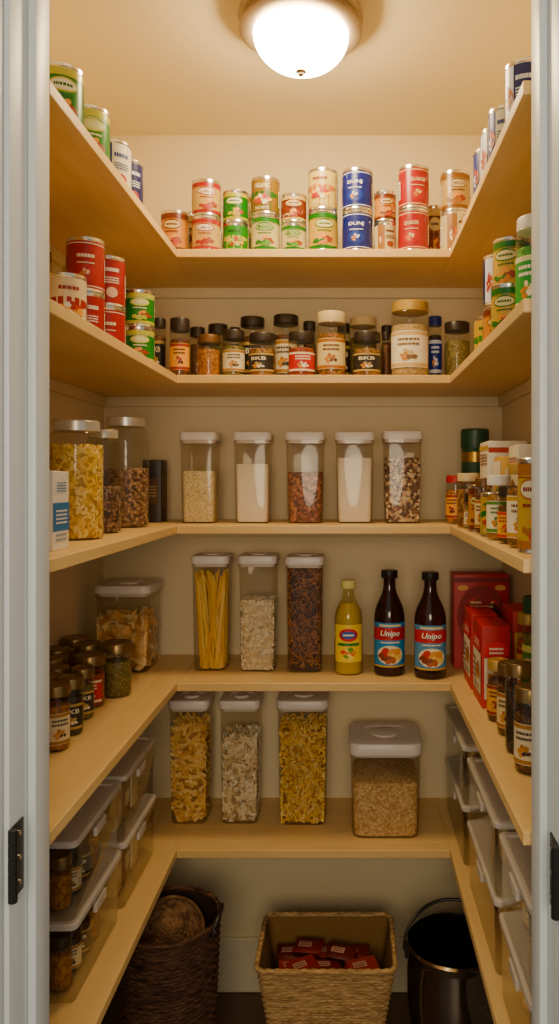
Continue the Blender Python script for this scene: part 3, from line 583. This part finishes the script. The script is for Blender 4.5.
# ---------------- bins bottom shelf
def bin_(x0,x1,y0,y1,z,h,group):
    w=x1-x0; dp=y1-y0
    r=root('storage_bin','clear rectangular plastic storage bin with pale white lid','storage bin',((x0+x1)/2,(y0+y1)/2,z+.0004),0,group)
    w/=1.03; dp/=1.03; hb=h-.011; mb=MB()
    mb.loft([rr(w*.95,dp*.96,.010,0),rr(w*.965,dp*.97,.012,.003),rr(w*.985,dp*.985,.012,hb-.012),rr(w*1.0,dp*1.0,.012,hb-.010),rr(w*1.0,dp*1.0,.012,hb)],BINM,True,False); mb.build('clear_body',r)
    mb=MB(); mb.loft([rr(w*1.005,dp*1.005,.012,hb-.001),rr(w*1.03,dp*1.03,.014,hb),rr(w*1.03,dp*1.03,.014,h-.002),rr(w*1.01,dp*1.01,.012,h),rr(w*.9,dp*.9,.012,h),rr(w*.88,dp*.88,.012,h-.003)],BINL); mb.build('bin_lid',r,'translucent white plastic lid')
    for s in (1,-1):
        mb=MB(); mb.rbox(.008,.06,hb-.03,hb-.012,BINL,r=.002,b=.001,c=(s*w*.497,0)); mb.build('lid_latch',r)
bh=.146
gL='stacked storage bins on the bottom shelf'
for (y0,y1) in ((1.355,1.635),(1.655,1.925)):
    for k in range(2): bin_(-.71,-.488,y0,y1,SZ[5]+k*(bh+.001),bh,gL)
for (y0,y1) in ((1.14,1.40),(1.43,1.78),(1.84,2.19)):
    for k in range(2): bin_(.272,.44,y0,y1,SZ[5]+k*(bh+.001),bh,gL)
gi='spice jars inside the storage bins'
for k in range(2):
    zz=SZ[5]+k*(bh+.001)+.004
    for y in (1.405,1.455,1.505,1.555):
        for x in (-.535,-.59,-.645):
            if y>1.42 and x<-.6: continue
            jar(x,y,zz,.021,.098,[BZ,LB,LB][(k+int(y*100))%3],[SP_B,SP_D,SP_A][int(y*200)%3],[LK,LW,None][int(x*-100+y*100)%3],.018,.9,group=gi,yaw=20)
    for j,y in enumerate((1.70,1.765,1.83)):
        carton('snack_box',-.62,-.525,y,y+.05,zz,.085,['e0c890','a07c54','e8d8b0'][j],[('f','rect',0,.5,.7,.4,'c8a868'),('r','rect',0,.5,.7,.4,'f0dcaa')],'food carton inside a clear bin',group='food cartons inside the bins')
    for j,y in enumerate((1.47,1.56,1.65,1.89,1.98,2.07)):
        carton('snack_box',.315,.40,y,y+.055,zz,.085,['9a6c40','dcc088','6a4c30'][j%3],[('f','rect',0,.5,.7,.4,'e0d0b0'),('l','rect',0,.5,.7,.4,'e4d4a8')],'brown food carton inside a clear bin',group='food cartons inside the bins')
    for j,y in enumerate((1.19,1.24,1.29,1.335)):
        jar(.325,y,zz,.021,.098,BZ,SP_D,[LK,LC][j%2],.018,.9,group=gi,yaw=-30)
# ---------------- baskets
def weave(mb,shape,z0,z1,N,rows,m,m2,amp,th,per=4):
    rings=[];S=4
    for j in range(rows*S+1):
        t=j/(rows*S); ph=(j%S)/S; bulge=math.sin(math.pi*ph) if ph else 0
        sgn=1 if (j//S)%2 else -1
        rings.append(shape(t,[amp*(bulge*(1.1+.9*sgn*math.cos(2*math.pi*i/per))-.5) for i in range(N)],z0+(z1-z0)*t))
    mb.loft(rings,m,True,False)
    mb.loft([shape(1,[-th]*N,z1),shape(.5,[-th]*N,(z0+z1)/2),shape(0,[-th]*N,z0+.008)],m2,False,True)
def ringsh(r0,r1,N):
    def f(t,off,z):
        R=r0+(r1-r0)*(t**.6); return [((R+off[i])*math.cos(2*math.pi*i/N),(R+off[i])*math.sin(2*math.pi*i/N),z) for i in range(N)]
    return f
def straw(c1,c2,sc):
    m=bpy.data.materials.new('straw_'+c1); m.use_nodes=True; nt=m.node_tree; b=nt.nodes['Principled BSDF']; b.inputs['Roughness'].default_value=.8; b.inputs['Specular IOR Level'].default_value=.2
    tc=nt.nodes.new('ShaderNodeTexCoord'); mp=nt.nodes.new('ShaderNodeMapping'); mp.inputs['Scale'].default_value=(25,25,260); n=nt.nodes.new('ShaderNodeTexNoise'); n.inputs['Scale'].default_value=sc; n.inputs['Detail'].default_value=2
    cr=nt.nodes.new('ShaderNodeValToRGB'); cr.color_ramp.elements[0].position=.35; cr.color_ramp.elements[0].color=lin(c1,1.0); cr.color_ramp.elements[1].position=.65; cr.color_ramp.elements[1].color=lin(c2,1.0)
    nt.links.new(tc.outputs['Object'],mp.inputs[0]); nt.links.new(mp.outputs[0],n.inputs['Vector']); nt.links.new(n.outputs['Fac'],cr.inputs[0]); nt.links.new(cr.outputs[0],b.inputs['Base Color'])
    bp=nt.nodes.new('ShaderNodeBump'); bp.inputs['Strength'].default_value=.5; bp.inputs['Distance'].default_value=.002; nt.links.new(n.outputs['Fac'],bp.inputs['Height']); nt.links.new(bp.outputs['Normal'],b.inputs['Normal'])
    return m
DW=straw('2e1c12','644430',1.2); DW2=mat('33221a',.8)
bx_,by_=W(168,1.8),1.80
r=root('wicker_basket','tall round dark brown wicker basket with black handles','basket',(bx_,by_,0.0004))
mb=MB(); f=ringsh(.092,.122,240); weave(mb,f,0,.475,240,58,DW,DW2,.0022,.005,8)
mb.build('basket_body',r,ang=70)
mb=MB(); mb.tube([((.121)*math.cos(a),(.121)*math.sin(a),.478+.0015*math.sin(a*24)) for a in [2*math.pi*k/96 for k in range(97)]],.006,DW,8); mb.build('basket_rim',r)
for s in (1,-1):
    mb=MB(); pts=[]
    for k in range(13):
        a=math.pi*k/12; th=.42*math.cos(a)+(0 if s>0 else math.pi); pts.append((.126*math.cos(th),.126*math.sin(th),.458+.05*math.sin(a)*.7))
    mb.tube(pts,.006,BLACK,8); mb.build('handle',r)
# round flat woven tray leaning inside, polar weave
mb=MB(); TW=straw('4a3220','86623f',1.5); Rt=.088; nr,na=22,96
def tp(j,i,s):
    a=2*math.pi*i/na; q=Rt*j/nr; k=((i//3)+(j//2))%2
    return (q*math.cos(a),q*math.sin(a),s*.002+(.0014 if k else -.0014)*(1 if s>0 else .2)+.014*(j/nr)**4)
for s in (1,-1):
    vs=[tp(j,i,s) for j in range(1,nr+1) for i in range(na)]+[(0,0,s*.002)]; c=len(vs)-1
    fs=[[j*na+i,j*na+(i+1)%na,(j+1)*na+(i+1)%na,(j+1)*na+i] for j in range(nr-1) for i in range(na)]+[[c,(i+1)%na,i] for i in range(na)]
    mb.raw(vs,fs,TW)
mb.tube([(Rt*math.cos(2*math.pi*i/64),Rt*math.sin(2*math.pi*i/64),.0145) for i in range(65)],.0045,TW,6)
o=mb.build('woven_tray',ang=80); top(o,'round flat brown woven tray leaning inside the dark wicker basket','tray',None,(bx_-.002,by_+.008,.418),rot=(.72,-.12,0))
SG=straw('8e6c3e','d0a96e',1.3); SG2=mat('7e6038',.9)
N=400
def rectsh(w0,d0,w1,d1,N):
    def f(t,off,z):
        w=w0+(w1-w0)*t; d=d0+(d1-d0)*t; r=.025; out=[]
        P=2*(w+d-4*r)+2*math.pi*r
        segs=[(w-2*r,'l',(-(w/2-r),-d/2),(1,0),(0,-1)),(math.pi*r/2,'c',(w/2-r,-d/2+r),-math.pi/2,0),(d-2*r,'l',(w/2,-(d/2-r)),(0,1),(1,0)),(math.pi*r/2,'c',(w/2-r,d/2-r),0,0),(w-2*r,'l',(w/2-r,d/2),(-1,0),(0,1)),(math.pi*r/2,'c',(-w/2+r,d/2-r),math.pi/2,0),(d-2*r,'l',(-w/2,d/2-r),(0,-1),(-1,0)),(math.pi*r/2,'c',(-w/2+r,-d/2+r),math.pi,0)]
        for i in range(N):
            s=P*i/N
            for sg in segs:
                if s<=sg[0]+1e-9: break
                s-=sg[0]
            if sg[1]=='l': x,y=sg[2][0]+sg[3][0]*s,sg[2][1]+sg[3][1]*s; nx,ny=sg[4]
            else: a=sg[3]+s/r; nx,ny=math.cos(a),math.sin(a); x,y=sg[2][0]+r*nx,sg[2][1]+r*ny
            out.append((x+nx*off[i],y+ny*off[i],z))
        return out
    return f
sx,sy=W(325.5,1.80),1.93
r=root('seagrass_basket','rectangular natural seagrass basket holding red packets','basket',(sx,sy,0.0004))
f=rectsh(.225,.165,.335,.24,N); mb=MB(); weave(mb,f,0,.335,N,48,SG,SG2,.0019,.007,8); mb.build('basket_body',r,ang=70)
rim=f(1,[0]*N,.338); mb=MB(); mb.tube([(a,b,c+.0012*math.sin(i*.8)) for i,(a,b,c) in enumerate(rim+[rim[0]])],.0065,SG,8); mb.build('basket_rim',r,ang=70)
# red packets
def packet(x,y,z,rot,c):
    mb=MB(); w,l,t=.038,.026,.0035; nx,ny=8,8
    def P(i,j,s):
        a=i/nx*2-1;b=j/ny*2-1; return (a*w,b*l,s*t*(1-a**4)*(1-b**4)**.8*(1+.15*math.sin(a*9+b*5)))
    m=mat(c,.4); rs=random.Random(int(x*9999))
    for s in (1,-1):
        vs=[P(i,j,s) for j in range(ny+1) for i in range(nx+1)]; fs=[[j*(nx+1)+i,j*(nx+1)+i+1,(j+1)*(nx+1)+i+1,(j+1)*(nx+1)+i] for j in range(ny) for i in range(nx)]
        if s<0: fs=[q[::-1] for q in fs]
        mb.raw(vs,fs,m)
    decal(mb,'rect',-.008,0,.034,.018,mat('c09888',.4),y0=t*1.12,off=.0004,face='t'); bars(mb,rs,-.008,0,.028,.014,'5a1410',2,y0=t*1.12,off=.0009,face='t')
    o=mb.build('snack_packet',ang=50); top(o,'small dark red foil snack packet in the seagrass basket','snack packet','red snack packets',(x,y,z),rot=rot)
RC=['6c1a16','801e18','561612','8a2e26']
k=0
for j,dy in enumerate((-.066,-.008,.050)):
    for i,dx in enumerate((-.094,-.012,.070)):
        packet(sx+dx+(.010 if j%2 else 0),sy+dy,.283,(random.uniform(-.05,.05)+.06,random.uniform(-.05,.05),random.uniform(-.1,.1)),RC[k%4]); k+=1
for dx,dy,a in ((-.06,-.035,.5),(.035,.02,-.3),(.090,-.035,.3),(-.05,.045,-.2)): packet(sx+dx,sy+dy,.300,(.12,random.uniform(-.06,.06),a),RC[k%4]); k+=1
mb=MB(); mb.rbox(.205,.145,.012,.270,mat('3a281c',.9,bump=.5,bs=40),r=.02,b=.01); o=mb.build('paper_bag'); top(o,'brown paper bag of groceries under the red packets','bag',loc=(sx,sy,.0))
# pot
kx,ky=W(456,1.88),1.90
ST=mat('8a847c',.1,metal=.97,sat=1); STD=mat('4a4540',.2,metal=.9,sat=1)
r=root('metal_pot','large dark shiny steel pot with rolled rim and wire handle','pot',(kx,ky,.0004))
pr=[(.055,0),(.075,.006)]+[(.075+.045*math.sin(math.pi*.5*min(1,k/8)),.02+.03*k) for k in range(1,9)]+[(.119,.30),(.116,.335),(.117,.345),(.122,.350),(.123,.358),(.117,.362)]
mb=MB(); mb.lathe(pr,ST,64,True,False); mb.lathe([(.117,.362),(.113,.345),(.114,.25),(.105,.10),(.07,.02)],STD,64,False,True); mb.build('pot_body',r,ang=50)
mb=MB(); mb.tube([(.126*math.cos(a),.075*math.sin(a),.335+.085*math.sin(a)) for a in [math.pi*k/24 for k in range(25)]],.0045,BLACK,8); mb.build('handle',r)
for s in (1,-1):
    mb=MB(); mb.rbox(.008,.03,.322,.35,STD,r=.002,b=.001,c=(s*.122,0)); mb.build('handle_lug',r)
# ---------------- camera, light, world
cam=bpy.data.cameras.new('cam'); cam.sensor_width=36; cam.lens=F/1024*36; cam.shift_x=-70.5/1024; cam.shift_y=-32/1024; cam.clip_start=.01
co=bpy.data.objects.new('camera',cam); co.location=(0,0,CAMZ); co.rotation_euler=(math.radians(90),0,0); col.objects.link(co); bpy.context.scene.camera=co
w=bpy.data.worlds.new('w'); bpy.context.scene.world=w; w.use_nodes=True; b=w.node_tree.nodes['Background']; b.inputs[0].default_value=(1,.96,.89,1); b.inputs[1].default_value=.42
al=bpy.data.lights.new('fill_light','AREA'); al.shape='DISK'; al.size=.9; al.energy=22; al.color=(1,.80,.54)  # added soft fill behind the camera to lift the pantry, no actual fixture
ao=bpy.data.objects.new('fill_light',al); ao.location=(-.05,-.9,1.6); ao.rotation_euler=(math.radians(84),0,0); col.objects.link(ao)
